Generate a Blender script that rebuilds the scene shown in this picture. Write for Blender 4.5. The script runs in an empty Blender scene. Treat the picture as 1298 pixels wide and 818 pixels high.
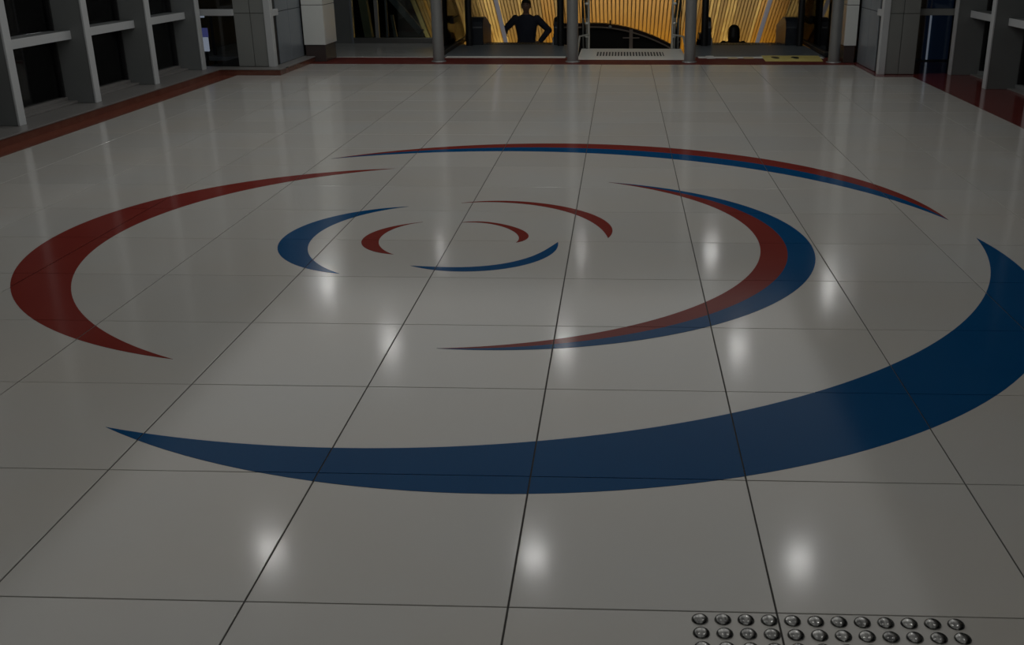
import bpy, bmesh, math, random
import numpy as np
from mathutils import Vector, Matrix
random.seed(7)
sc = bpy.context.scene
col = sc.collection

# ------------------------------------------------------------------ camera, world, light, exposure
TILE = 0.6
S30 = math.tan(math.radians(30))
CAM = Vector((0.23988, -1.93116, 1.40148))
PITCH, YAW, ROLL = 0.3554, 0.0391, -0.0022
right = Vector((math.cos(YAW), math.sin(YAW), 0))
fwd0 = Vector((-math.sin(YAW), math.cos(YAW), 0))
upz = Vector((0, 0, 1))
fwd = fwd0 * math.cos(PITCH) - upz * math.sin(PITCH)
up = upz * math.cos(PITCH) + fwd0 * math.sin(PITCH)
r3 = right * math.cos(ROLL) + up * math.sin(ROLL)
u3 = up * math.cos(ROLL) - right * math.sin(ROLL)
cd = bpy.data.cameras.new('camera')
cam = bpy.data.objects.new('camera', cd); col.objects.link(cam)
m = Matrix((r3, u3, -fwd)).transposed().to_4x4(); m.translation = CAM
cam.matrix_world = m
cd.sensor_fit = 'HORIZONTAL'; cd.sensor_width = 36.0
cd.lens = 1300.907 * 36.0 / 1298.0
cd.shift_x = -(735.86 - 649.0) / 1298.0
cd.clip_start = 0.05; cd.clip_end = 200
sc.camera = cam

w = bpy.data.worlds.new('night'); sc.world = w; w.use_nodes = True
w.node_tree.nodes['Background'].inputs[0].default_value = (0.35, 0.45, 0.6, 1)
w.node_tree.nodes['Background'].inputs[1].default_value = 0.006

def area(name, loc, rot, sx, sy, power, color):
    l = bpy.data.lights.new(name, 'AREA'); l.shape = 'RECTANGLE'; l.size = sx; l.size_y = sy
    l.energy = power; l.color = color
    o = bpy.data.objects.new(name, l); col.objects.link(o); o.location = loc; o.rotation_euler = rot
    return o
# soft fills added under the hall ceiling, and a warm one below the gold slats
area('hall_fill_light', (-0.8, -0.9, 2.86), (0, 0, 0), 6.4, 8.2, 23, (1.0, 1.0, 0.985))
area('hall_fill_light_far', (-0.8, 7.0, 2.86), (0, 0, 0), 6.4, 7.6, 67, (1.0, 1.0, 0.985))
area('shaft_fill_uplight', (-0.1, 18.5, -2.6), (math.radians(180), 0, 0), 7.0, 0.7, 42, (1.0, 0.77, 0.36)).data.spread = math.radians(80)  # unseen warm fill added to light the gold slats
vs = sc.view_settings
vs.view_transform = 'Standard'; vs.look = 'None'; vs.gamma = 1; vs.use_curve_mapping = False
vs.exposure = 0.0

# ------------------------------------------------------------------ materials
def mat(name, base, rough=0.5, metal=0.0, spec=0.5, noise=None, emis=None, estr=0.0, bump=0.0, nscale=8.0, rvar=0.0):
    """noise: (second colour, amount, (sx,sy,sz)) mixes a second tone by noise"""
    M = bpy.data.materials.new(name); M.use_nodes = True
    nt = M.node_tree; b = nt.nodes['Principled BSDF']
    b.inputs['Base Color'].default_value = (*base, 1); b.inputs['Roughness'].default_value = rough
    b.inputs['Metallic'].default_value = metal; b.inputs['Specular IOR Level'].default_value = spec
    tc = nt.nodes.new('ShaderNodeTexCoord')
    nz = nt.nodes.new('ShaderNodeTexNoise'); mp = nt.nodes.new('ShaderNodeMapping')
    geo = nt.nodes.new('ShaderNodeNewGeometry')
    nt.links.new(geo.outputs['Position'], mp.inputs['Vector']); nt.links.new(mp.outputs[0], nz.inputs['Vector'])
    nz.inputs['Scale'].default_value = nscale; nz.inputs['Detail'].default_value = 4
    if noise:
        c2, amt, sc3 = noise
        mp.inputs['Scale'].default_value = sc3
        mx = nt.nodes.new('ShaderNodeMix'); mx.data_type = 'RGBA'
        mx.inputs[6].default_value = (*base, 1); mx.inputs[7].default_value = (*c2, 1)
        mr = nt.nodes.new('ShaderNodeMapRange'); mr.inputs[1].default_value = 0.28; mr.inputs[2].default_value = 0.68
        mr.inputs[3].default_value = 0; mr.inputs[4].default_value = amt
        nt.links.new(nz.outputs['Fac'], mr.inputs[0]); nt.links.new(mr.outputs[0], mx.inputs[0])
        nt.links.new(mx.outputs[2], b.inputs['Base Color'])
    if rvar:
        mr2 = nt.nodes.new('ShaderNodeMapRange'); mr2.inputs[3].default_value = rough - rvar; mr2.inputs[4].default_value = rough + rvar
        nt.links.new(nz.outputs['Fac'], mr2.inputs[0]); nt.links.new(mr2.outputs[0], b.inputs['Roughness'])
    if bump:
        bp = nt.nodes.new('ShaderNodeBump'); bp.inputs['Strength'].default_value = bump; bp.inputs['Distance'].default_value = 0.01
        n2 = nt.nodes.new('ShaderNodeTexNoise'); n2.inputs['Scale'].default_value = 60
        nt.links.new(geo.outputs['Position'], n2.inputs['Vector'])
        nt.links.new(n2.outputs['Fac'], bp.inputs['Height']); nt.links.new(bp.outputs[0], b.inputs['Normal'])
    if emis:
        b.inputs['Emission Color'].default_value = (*emis, 1); b.inputs['Emission Strength'].default_value = estr
    return M

def glass(name, tint, gloss=0.03, ior=1.5):
    M = bpy.data.materials.new(name); M.use_nodes = True
    nt = M.node_tree; nt.nodes.clear()
    out = nt.nodes.new('ShaderNodeOutputMaterial'); t = nt.nodes.new('ShaderNodeBsdfTransparent')
    g = nt.nodes.new('ShaderNodeBsdfGlossy'); f = nt.nodes.new('ShaderNodeFresnel'); mx = nt.nodes.new('ShaderNodeMixShader')
    t.inputs[0].default_value = (*tint, 1); g.inputs['Roughness'].default_value = gloss; f.inputs[0].default_value = ior
    nt.links.new(f.outputs[0], mx.inputs[0]); nt.links.new(t.outputs[0], mx.inputs[1]); nt.links.new(g.outputs[0], mx.inputs[2])
    nt.links.new(mx.outputs[0], out.inputs[0])
    return M

def tile_material():
    M = mat('tile_porcelain', (0.50, 0.497, 0.475), 0.16, noise=((0.51, 0.48, 0.43), 0.75, (1, 1, 1)), nscale=1.3)
    nt = M.node_tree; b = nt.nodes['Principled BSDF']
    src = b.inputs['Base Color'].links[0].from_socket
    oi = nt.nodes.new('ShaderNodeObjectInfo'); hsv = nt.nodes.new('ShaderNodeHueSaturation')
    mr = nt.nodes.new('ShaderNodeMapRange'); mr.inputs[3].default_value = 0.965; mr.inputs[4].default_value = 1.035
    nt.links.new(oi.outputs['Random'], mr.inputs[0]); nt.links.new(mr.outputs[0], hsv.inputs['Value'])
    nt.links.new(src, hsv.inputs['Color']); nt.links.new(hsv.outputs[0], b.inputs['Base Color'])
    n = nt.nodes.new('ShaderNodeTexNoise'); n.inputs['Scale'].default_value = 2.2; n.inputs['Detail'].default_value = 5
    geo = nt.nodes.new('ShaderNodeNewGeometry'); nt.links.new(geo.outputs['Position'], n.inputs['Vector'])
    m2 = nt.nodes.new('ShaderNodeMapRange'); m2.inputs[3].default_value = 0.09; m2.inputs[4].default_value = 0.16
    nt.links.new(n.outputs['Fac'], m2.inputs[0]); nt.links.new(m2.outputs[0], b.inputs['Roughness'])
    return M

M = {}
M['tile'] = tile_material(); M['tile'].node_tree.nodes['Principled BSDF'].inputs['Specular IOR Level'].default_value = 0.35
M['grout'] = mat('dark_grout', (0.045, 0.042, 0.038), 0.8)
M['blue'] = mat('blue_inlay', (0.003, 0.058, 0.165), 0.12, spec=0.03, noise=((0.004, 0.066, 0.18), 0.8, (1, 1, 1)), nscale=2)
M['red'] = mat('red_inlay', (0.18, 0.027, 0.022), 0.12, spec=0.03, noise=((0.20, 0.034, 0.025), 0.8, (1, 1, 1)), nscale=2)
M['redstone'] = mat('red_granite', (0.095, 0.018, 0.019), 0.42, spec=0.10, noise=((0.16, 0.035, 0.024), 0.8, (1, 1, 1)), nscale=14)
M['glossred'] = mat('polished_red_granite', (0.15, 0.028, 0.026), 0.13, spec=0.45, noise=((0.18, 0.036, 0.03), 0.8, (1, 1, 1)), nscale=14)
M['brownstone'] = mat('polished_brown_red_granite', (0.17, 0.05, 0.034), 0.13, spec=0.45, noise=((0.20, 0.07, 0.045), 0.8, (1, 1, 1)), nscale=6)
M['kerbstone'] = mat('brown_red_stone', (0.13, 0.04, 0.028), 0.2, noise=((0.17, 0.07, 0.045), 0.8, (1, 1, 1)), nscale=10)
M['ledge'] = mat('grey_ledge', (0.17, 0.165, 0.16), 0.35, noise=((0.21, 0.2, 0.19), 0.7, (1, 6, 1)), nscale=6)
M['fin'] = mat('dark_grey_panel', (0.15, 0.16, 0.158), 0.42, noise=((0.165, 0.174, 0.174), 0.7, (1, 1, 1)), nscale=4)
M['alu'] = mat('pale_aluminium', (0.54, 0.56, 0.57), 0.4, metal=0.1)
M['clad'] = mat('grey_cladding', (0.22, 0.23, 0.22), 0.4, noise=((0.24, 0.248, 0.238), 0.6, (1, 1, 1)), nscale=3)
M['bluegrey'] = mat('blue_grey_panel', (0.19, 0.215, 0.24), 0.3, noise=((0.21, 0.235, 0.26), 0.6, (1, 1, 1)), nscale=3)
M['white'] = mat('white_panel', (0.72, 0.74, 0.71), 0.3, noise=((0.68, 0.70, 0.675), 0.6, (1, 1, 1)), nscale=3)
M['joint'] = mat('panel_joint', (0.05, 0.052, 0.05), 0.6)
M['plinth'] = mat('dark_brown_plinth', (0.06, 0.045, 0.042), 0.25)
M['steel'] = mat('brushed_steel', (0.30, 0.30, 0.29), 0.28, metal=0.9, noise=((0.22, 0.22, 0.22), 0.8, (40, 40, 1)), nscale=3)
M['darksteel'] = mat('dark_steel', (0.32, 0.325, 0.32), 0.3, metal=0.5)
M['brightsteel'] = mat('pale_satin_steel', (0.68, 0.68, 0.62), 0.25, metal=0.35)
M['stud'] = mat('stud_steel', (0.46, 0.46, 0.44), 0.2, metal=1.0, noise=((0.10, 0.10, 0.10), 0.95, (2.6, 0.5, 1)), nscale=45)
M['rubber'] = mat('black_rubber', (0.012, 0.012, 0.013), 0.35)
M['black'] = mat('black_metal', (0.015, 0.016, 0.018), 0.4)
M['navy_panel'] = mat('dark_navy_panel', (0.018, 0.022, 0.03), 0.3)
M['tan_panel'] = mat('tan_steel_panel', (0.17, 0.15, 0.125), 0.3, metal=0.4)
M['plate'] = mat('landing_plate_metal', (0.12, 0.14, 0.155), 0.4, spec=0.25, noise=((0.15, 0.165, 0.175), 0.8, (1, 1, 1)), nscale=5)
M['paleplate'] = mat('pale_stone', (0.78, 0.79, 0.74), 0.35, spec=0.2, noise=((0.84, 0.84, 0.78), 0.7, (1, 1, 1)), nscale=5)
M['slab'] = mat('grey_marble_slab', (0.42, 0.43, 0.42), 0.15, noise=((0.52, 0.52, 0.50), 0.8, (1, 2, 1)), nscale=3)
M['rail_glow'] = mat('glow_handrail', (0.60, 0.58, 0.60), 0.3, emis=(0.9, 0.86, 0.92), estr=0.10)  # light caught by the rail is put in as a faint glow
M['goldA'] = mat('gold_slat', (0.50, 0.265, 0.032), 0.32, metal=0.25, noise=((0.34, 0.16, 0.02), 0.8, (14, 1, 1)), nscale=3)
M['goldB'] = mat('gold_slat_bright_streak', (0.78, 0.62, 0.30), 0.3, metal=0.2, noise=((0.40, 0.24, 0.08), 0.9, (16, 1.2, 1)), nscale=2)  # bright glossy streaks of the side bays put into the slat colour
M['goldC'] = mat('gold_slat_dark_streak', (0.22, 0.125, 0.035), 0.35, metal=0.2, noise=((0.34, 0.22, 0.07), 0.8, (16, 1.2, 1)), nscale=2)  # dark streaks between those reflections put into the slat colour
M['olive'] = mat('olive_painted_steel', (0.5, 0.49, 0.33), 0.45)
M['trimgold'] = mat('dull_gold_trim', (0.2, 0.19, 0.12), 0.4)
M['soffit_back'] = mat('soffit_backing', (0.24, 0.125, 0.02), 0.6)
M['maroon'] = mat('dark_maroon', (0.03, 0.008, 0.006), 0.4)
M['void'] = mat('dark_brown_panel', (0.006, 0.004, 0.003), 0.6)
M['tube'] = mat('dull_rose_steel', (0.5, 0.40, 0.33), 0.4)
M['ceiling'] = mat('ceiling_paint', (0.6, 0.6, 0.58), 0.8)
M['shaft'] = mat('shaft_dark', (0.022, 0.024, 0.024), 0.7)
M['shaft_teal'] = mat('shaft_teal', (0.03, 0.042, 0.045), 0.5)
M['navywall'] = mat('navy_panelling', (0.10, 0.11, 0.17), 0.5)
M['brace'] = mat('grey_blue_steel', (0.30, 0.32, 0.36), 0.45)
M['night'] = mat('night_ground', (0.02, 0.02, 0.022), 0.9)
M['outgrey'] = mat('outdoor_grey_panel', (0.5, 0.52, 0.53), 0.6)
M['yellow'] = mat('yellow_vinyl', (0.72, 0.60, 0.18), 0.5, noise=((0.62, 0.52, 0.17), 0.8, (1, 1, 1)), nscale=9)
M['sticker_white'] = mat('white_vinyl', (0.8, 0.79, 0.76), 0.5)
M['sticker_tan'] = mat('tan_vinyl', (0.7, 0.56, 0.34), 0.5)
M['lampglow'] = mat('lamp_diffuser', (0.8, 0.8, 0.8), 0.4, emis=(1, 0.99, 0.97), estr=25.0)
M['greenglow'] = mat('green_lamp', (0.1, 0.5, 0.3), 0.4, emis=(0.35, 1.0, 0.6), estr=0.8)
M['whiteglow'] = mat('white_lamp', (0.8, 0.8, 0.8), 0.4, emis=(0.95, 0.97, 1.0), estr=0.9)
M['blueglow'] = mat('blue_sign_face', (0.1, 0.1, 0.3), 0.4, emis=(0.16, 0.17, 0.5), estr=0.30)
M['palesign'] = mat('pale_sign_face', (0.5, 0.5, 0.55), 0.4, emis=(0.62, 0.66, 0.78), estr=0.45)
M['edgeglow'] = mat('lit_edge', (0.4, 0.42, 0.5), 0.4, emis=(0.62, 0.68, 0.8), estr=0.22)
M['nightblue'] = mat('glowing_blue_cladding', (0.03, 0.055, 0.10), 0.5, emis=(0.03, 0.07, 0.16), estr=0.05)  # faint blue glow put into the cladding, no lamp behind it
M['glass_win'] = glass('window_glass', (0.72, 0.75, 0.77))
M['glass_clear'] = glass('clear_glass', (0.82, 0.88, 0.85))
M['skin'] = mat('skin', (0.36, 0.22, 0.16), 0.55)
M['hair'] = mat('black_hair', (0.012, 0.010, 0.009), 0.5)
M['shirt'] = mat('navy_shirt', (0.04, 0.048, 0.075), 0.85, noise=((0.05, 0.06, 0.09), 0.6, (1, 1, 1)), nscale=20)
M['trousers'] = mat('dark_trousers', (0.02, 0.02, 0.022), 0.85)
M['shoe'] = mat('black_shoe', (0.01, 0.01, 0.01), 0.4)
M['blackcoat'] = mat('black_top', (0.014, 0.013, 0.013), 0.85)
M['eye'] = mat('eye_white', (0.5, 0.5, 0.48), 0.2)
M['lip'] = mat('lip', (0.26, 0.11, 0.09), 0.5)

# ------------------------------------------------------------------ helpers
def link(name, bm, material, parent=None, smooth=False):
    me = bpy.data.meshes.new(name); bm.normal_update(); bm.to_mesh(me); bm.free()
    if smooth:
        for p in me.polygons: p.use_smooth = True
    return mesh_obj(name, me, material, parent)
def mesh_obj(name, me, material, parent=None):
    if material is not None and not me.materials: me.materials.append(material)
    o = bpy.data.objects.new(name, me); col.objects.link(o)
    if parent is not None: o.parent = parent
    return o
def empty(name, loc=(0, 0, 0)):
    o = bpy.data.objects.new(name, None); o.empty_display_size = 0.1; col.objects.link(o); o.location = loc
    return o
def tag(o, label, cat, group=None):
    o['label'] = label; o['category'] = cat
    if group: o['group'] = group
    return o
def struct(o): o['kind'] = 'structure'; return o
def off(parent):
    return parent.location.copy() if parent is not None else Vector((0, 0, 0))
def add_box(bm, x0, x1, y0, y1, z0, z1, bev=0.0):
    vs_ = [bm.verts.new((x, y, z)) for z in (z0, z1) for y in (y0, y1) for x in (x0, x1)]
    fs = [(0, 2, 3, 1), (4, 5, 7, 6), (0, 1, 5, 4), (2, 6, 7, 3), (0, 4, 6, 2), (1, 3, 7, 5)]
    faces = [bm.faces.new([vs_[i] for i in f]) for f in fs]
    if bev:
        es = list({e for f in faces for e in f.edges})
        bmesh.ops.bevel(bm, geom=es, offset=bev, segments=2, affect='EDGES', profile=0.5)
def box(name, x0, x1, y0, y1, z0, z1, material, parent=None, bev=0.004):
    """box in world coordinates; parents here are never rotated"""
    o = off(parent); bm = bmesh.new()
    add_box(bm, x0 - o.x, x1 - o.x, y0 - o.y, y1 - o.y, z0 - o.z, z1 - o.z, bev)
    return link(name, bm, material, parent)
def add_tube(bm, pts, r, seg=12, cap=True):
    pts = [Vector(p) for p in pts]; rings = []
    for i, p in enumerate(pts):
        a = pts[max(0, i - 1)]; b = pts[min(len(pts) - 1, i + 1)]
        t = (b - a).normalized(); ref = Vector((1, 0, 0)) if abs(t.x) < 0.9 else Vector((0, 0, 1))
        u = t.cross(ref).normalized(); v = t.cross(u)
        rr = r[i] if isinstance(r, (list, tuple)) else r
        rings.append([bm.verts.new(p + (u * math.cos(2 * math.pi * k / seg) + v * math.sin(2 * math.pi * k / seg)) * rr) for k in range(seg)])
    for a, b in zip(rings, rings[1:]):
        for k in range(seg): bm.faces.new((a[k], a[(k + 1) % seg], b[(k + 1) % seg], b[k]))
    if cap:
        bm.faces.new(list(reversed(rings[0]))); bm.faces.new(rings[-1])
    bmesh.ops.recalc_face_normals(bm, faces=bm.faces)
def tube(name, pts, r, material, parent=None, seg=12):
    o = off(parent); bm = bmesh.new(); add_tube(bm, [Vector(p) - o for p in pts], r, seg)
    ob = link(name, bm, material, parent, True)
    try: ob.data.set_sharp_from_angle(angle=math.radians(50))
    except Exception: pass
    return ob
def prism(name, poly, axis, a0, a1, material, parent=None, bev=0.0):
    """poly: 2-D outline; axis 'x' extrudes a (y,z) outline, 'y' a (x,z) outline, 'z' a (x,y) outline"""
    o = off(parent); bm = bmesh.new()
    def P(p, a):
        v = {'x': Vector((a, p[0], p[1])), 'y': Vector((p[0], a, p[1])), 'z': Vector((p[0], p[1], a))}[axis]
        return bm.verts.new(v - o)
    A = [P(p, a0) for p in poly]; B = [P(p, a1) for p in poly]
    bm.faces.new(A); bm.faces.new(list(reversed(B)))
    n = len(poly)
    for i in range(n): bm.faces.new((A[i], B[i], B[(i + 1) % n], A[(i + 1) % n]))
    bmesh.ops.recalc_face_normals(bm, faces=bm.faces)
    if bev: bmesh.ops.bevel(bm, geom=list(bm.edges), offset=bev, segments=1, affect='EDGES')
    return link(name, bm, material, parent)

# ------------------------------------------------------------------ floor: individual tiles
XL, XR, XL2, XR2, YSTEP, YFAR = -4.08, 3.45, -3.60, 3.05, 9.71, 10.87
GAPX, GAPY = 0.0045, 0.0036
def visible(x, y, z=0.0, margin=70):
    d = Vector((x, y, z)) - CAM
    q = d.dot(fwd)
    if q < 0.05: return False
    u = 735.86 + 1300.907 * d.dot(r3) / q; v = 409 - 1300.907 * d.dot(u3) / q
    return -margin < u < 1298 + margin and -margin < v < 818 + margin
floor = struct(empty('floor'))
def tile_mesh(wx, wy):
    bm = bmesh.new(); c = 0.0010; z0 = -0.010
    lo = [(0, 0), (wx, 0), (wx, wy), (0, wy)]
    ti = [(c, c), (wx - c, c), (wx - c, wy - c), (c, wy - c)]
    A = [bm.verts.new((x, y, z0)) for x, y in lo]; B = [bm.verts.new((x, y, -c * 0.7)) for x, y in lo]; T = [bm.verts.new((x, y, 0)) for x, y in ti]
    bm.faces.new(T)
    for i in range(4):
        j = (i + 1) % 4
        bm.faces.new((A[i], A[j], B[j], B[i])); bm.faces.new((B[i], B[j], T[j], T[i]))
    me = bpy.data.meshes.new('tile'); bm.normal_update(); bm.to_mesh(me); bm.free(); me.materials.append(M['tile'])
    return me
mesh_cache = {}
rest = bmesh.new(); ntile = 0
for j in range(-7, 19):
    for i in range(-7, 6):
        cells = [(max(i * TILE, XL), min((i + 1) * TILE, XR), j * TILE, min((j + 1) * TILE, YFAR))]
        if j * TILE < YSTEP < (j + 1) * TILE and (i == -7 or i == 5):
            x0, x1, y0, y1 = cells[0]; cells = [(x0, x1, y0, YSTEP)]
            if i == 5: cells.append((x0, XR2, YSTEP, y1))
        elif j * TILE > YSTEP:
            x0, x1, y0, y1 = cells[0]; cells = [(max(x0, XL2), min(x1, XR2), y0, y1)]
        for x0, x1, y0, y1 in cells:
            if x1 - x0 < 0.02 or y1 - y0 < 0.02: continue
            x0 += GAPX / 2; x1 -= GAPX / 2; y0 += GAPY / 2; y1 -= GAPY / 2
            vis = any(visible(x, y) for x in (x0, (x0 + x1) / 2, x1) for y in (y0, (y0 + y1) / 2, y1))
            if vis and ntile < 300:
                k = (round(x1 - x0, 4), round(y1 - y0, 4))
                if k not in mesh_cache: mesh_cache[k] = tile_mesh(*k)
                o = mesh_obj('tile', mesh_cache[k], None, floor); o.location = (x0, y0, random.uniform(-0.0003, 0)); ntile += 1
            else:
                add_box(rest, x0, x1, y0, y1, -0.010, 0)
o = link('tile_field', rest, M['tile'], floor); o['kind'] = 'stuff'
box('grout_bed', -4.75, 4.4, -5.0, 11.7, -0.06, -0.0035, M['grout'], floor, 0)

# ------------------------------------------------------------------ floor inlays (circles fitted on the floor plane)
CIRC = {'A': ((-0.122, 2.701, 2.200), (-0.573, 3.373, 2.620)), 'B': ((-0.939, 3.056, 1.692), (-0.494, 3.041, 1.839)),
        'C': ((-0.221, 3.423, 2.223), (-0.521, 2.698, 2.641)), 'D': ((-0.252, 2.976, 1.436), (-0.566, 3.043, 1.499))}
PTS = {
'E': ([(-0.951, 3.692), (-1.068, 3.652), (-1.186, 3.585), (-1.324, 3.441), (-1.387, 3.355), (-1.443, 3.169), (-1.449, 2.945), (-1.426, 2.833), (-1.345, 2.657), (-1.228, 2.535), (-1.115, 2.484), (-1.02, 2.44)],
      [(-0.951, 3.692), (-1.061, 3.621), (-1.165, 3.498), (-1.253, 3.335), (-1.3, 3.15), (-1.304, 2.95), (-1.273, 2.811), (-1.214, 2.68), (-1.119, 2.538), (-1.02, 2.44)]),
'F': ([(-0.808, 3.353), (-0.871, 3.33), (-0.941, 3.263), (-1.005, 3.175), (-1.052, 3.06), (-1.051, 2.972), (-1.008, 2.874), (-0.935, 2.794), (-0.881, 2.756), (-0.839, 2.749)],
      [(-0.808, 3.353), (-0.868, 3.314), (-0.913, 3.248), (-0.956, 3.138), (-0.969, 3.047), (-0.96, 2.975), (-0.935, 2.89), (-0.892, 2.809), (-0.839, 2.749)]),
'G': ([(-0.608, 3.346), (-0.498, 3.374), (-0.396, 3.336), (-0.288, 3.244), (-0.232, 3.145), (-0.219, 3.085), (-0.233, 3.012), (-0.272, 2.97)],
      [(-0.608, 3.346), (-0.494, 3.35), (-0.39, 3.288), (-0.31, 3.189), (-0.273, 3.106), (-0.268, 3.011), (-0.272, 2.97)]),
'H': ([(-0.665, 3.784), (-0.556, 3.826), (-0.375, 3.841), (-0.175, 3.78), (0.01, 3.648), (0.133, 3.46), (0.199, 3.298), (0.209, 3.197), (0.2, 3.121), (0.184, 3.068)],
      [(-0.665, 3.784), (-0.553, 3.801), (-0.371, 3.803), (-0.169, 3.697), (0.016, 3.516), (0.106, 3.352), (0.166, 3.173), (0.184, 3.068)]),
'I': ([(-0.721, 2.569), (-0.603, 2.512), (-0.444, 2.488), (-0.304, 2.522), (-0.191, 2.611), (-0.102, 2.728), (-0.06, 2.876), (-0.064, 2.988)],
      [(-0.721, 2.569), (-0.611, 2.554), (-0.454, 2.559), (-0.314, 2.607), (-0.199, 2.699), (-0.121, 2.833), (-0.089, 2.931), (-0.064, 2.988)])}
def arc_through(P1, P2, far, n):
    """points of the circular arc P1 -> far -> P2"""
    P1, P2, far = map(np.array, (P1, P2, far))
    Mx = np.c_[2 * np.array([P1, P2, far]), np.ones(3)]
    s = np.linalg.solve(Mx, (np.array([P1, P2, far]) ** 2).sum(1)); c = s[:2]; r = math.sqrt(s[2] + c @ c)
    a0, am, a1 = [math.atan2(*(p - c)[::-1]) for p in (P1, far, P2)]
    while am - a0 > math.pi: am -= 2 * math.pi
    while am - a0 < -math.pi: am += 2 * math.pi
    while a1 - am > math.pi: a1 -= 2 * math.pi
    while a1 - am < -math.pi: a1 += 2 * math.pi
    return [c + r * np.array([math.cos(a0 + (a1 - a0) * t / n), math.sin(a0 + (a1 - a0) * t / n)]) for t in range(n + 1)]
def crescent(key, n=72, fr=(1.0, 0.0)):
    (x1, y1, r1), (x2, y2, r2) = CIRC[key]
    c1, c2 = np.array([x1, y1]), np.array([x2, y2]); d = np.linalg.norm(c1 - c2); e = (c1 - c2) / d
    a = (d * d + r1 * r1 - r2 * r2) / (2 * d); h = math.sqrt(r1 * r1 - a * a); mm = c1 - e * a; q = np.array([-e[1], e[0]])
    P1, P2 = mm + q * h, mm - q * h
    fo, fi = c1 + e * r1, c2 + e * r2
    return [arc_through(P1, P2, fi + (fo - fi) * f, n) for f in fr]
def polar(key, n=48):
    res = []
    for pts in PTS[key]:
        p = np.array(pts) - np.array([-0.57, 3.04]); th = np.unwrap(np.arctan2(p[:, 1], p[:, 0])); r = np.hypot(p[:, 0], p[:, 1])
        ww = np.ones(len(p)); ww[0] = ww[-1] = 6; m0 = th.mean()
        cf = np.polyfit(th - m0, r, 4, w=ww); t = np.linspace(th[0], th[-1], n + 1); rr = np.polyval(cf, t - m0)
        res.append(np.c_[-0.57 + rr * np.cos(t), 3.04 + rr * np.sin(t)])
    tip0 = (res[0][0] + res[1][0]) / 2; tip1 = (res[0][-1] + res[1][-1]) / 2
    for rs in res: rs[0] = tip0; rs[-1] = tip1
    return res
INLAY_TOP = 0.0007
def inlay(parent, outer, inner, material):
    """cut the crescent along the tile joints; every tile cell gives one piece"""
    ou, inn = np.array(outer), np.array(inner)
    allp = np.vstack([ou, inn]); n = len(ou)
    i0, i1 = math.floor(allp[:, 0].min() / TILE), math.floor(allp[:, 0].max() / TILE)
    j0, j1 = math.floor(allp[:, 1].min() / TILE), math.floor(allp[:, 1].max() / TILE)
    for i in range(i0, i1 + 1):
        for j in range(j0, j1 + 1):
            bm = bmesh.new()
            V = [[bm.verts.new((p[0], p[1], INLAY_TOP)) for p in ou], [bm.verts.new((p[0], p[1], INLAY_TOP)) for p in inn]]
            for k in range(n - 1):
                try: bm.faces.new((V[0][k], V[0][k + 1], V[1][k + 1], V[1][k]))
                except ValueError: pass
            for co, no in (((i * TILE + GAPX / 2, 0, 0), (-1, 0, 0)), (((i + 1) * TILE - GAPX / 2, 0, 0), (1, 0, 0)),
                           ((0, j * TILE + GAPY / 2, 0), (0, -1, 0)), ((0, (j + 1) * TILE - GAPY / 2, 0), (0, 1, 0))):
                bmesh.ops.bisect_plane(bm, geom=bm.verts[:] + bm.edges[:] + bm.faces[:], dist=1e-6, plane_co=co, plane_no=no, clear_outer=True)
            area_ = sum(f.calc_area() for f in bm.faces)
            if area_ < 2e-5: bm.free(); continue
            bmesh.ops.remove_doubles(bm, verts=bm.verts, dist=1e-5)
            bmesh.ops.recalc_face_normals(bm, faces=bm.faces)
            for f in bm.faces:
                if f.normal.z < 0: f.normal_flip()
            be = [e for e in bm.edges if len(e.link_faces) == 1]
            g = bmesh.ops.extrude_edge_only(bm, edges=be)['geom']
            bmesh.ops.translate(bm, verts=[v for v in g if isinstance(v, bmesh.types.BMVert)], vec=(0, 0, -0.003))
            bmesh.ops.translate(bm, verts=bm.verts, vec=-off(parent))
            link('inlay_piece', bm, material, parent)
INFO = {
 'A': ('blue', 'largest blue crescent inlay in the floor, sweeping nearest the tactile studs'),
 'B': ('red', 'large broad red crescent inlay on the side toward the kerbed windows'),
 'E': ('blue', 'small blue crescent inlay, open toward the small red hook, inside the large red one'),
 'F': ('red', 'small red hook-shaped inlay beside the small blue crescent open to it'),
 'G': ('red', 'smallest slim red arc inlay at the centre of the floor swirl'),
 'H': ('red', 'medium slender red arc inlay with a blunt end, outside the smallest red arc'),
 'I': ('blue', 'small slender blue arc inlay curving under the smallest red arc'),
}
for k, (cl, lab) in INFO.items():
    ou, inn = crescent(k) if k in CIRC else polar(k)
    root = tag(empty('floor_inlay', (float(np.mean([p[0] for p in ou])), float(np.mean([p[1] for p in ou])), 0)), lab, 'floor inlay')
    inlay(root, ou, inn, M[cl])
for k, lab, cols in (('C', 'long thin crescent inlay banded red and blue near the escalator end', ('red', 'blue')),
                     ('D', 'wide crescent inlay with blue outer band and red inner band', ('blue', 'red'))):
    a, b, c = crescent(k, 72, (1.0, 0.5, 0.0))
    root = tag(empty('floor_inlay', (float(a[36][0]), float(a[36][1]), 0)), lab, 'floor inlay')
    for nm, o1, o2, cl in (('outer_band', a, b, cols[0]), ('inner_band', b, c, cols[1])):
        part = empty(nm); part.parent = root
        part['label'] = cl + ' band of the crescent'
        # pieces are cut in world coordinates, then shifted to the root
        before = set(bpy.data.objects)
        inlay(root, o1, o2, M[cl])
        for ob in set(bpy.data.objects) - before: ob.parent = part

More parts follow.
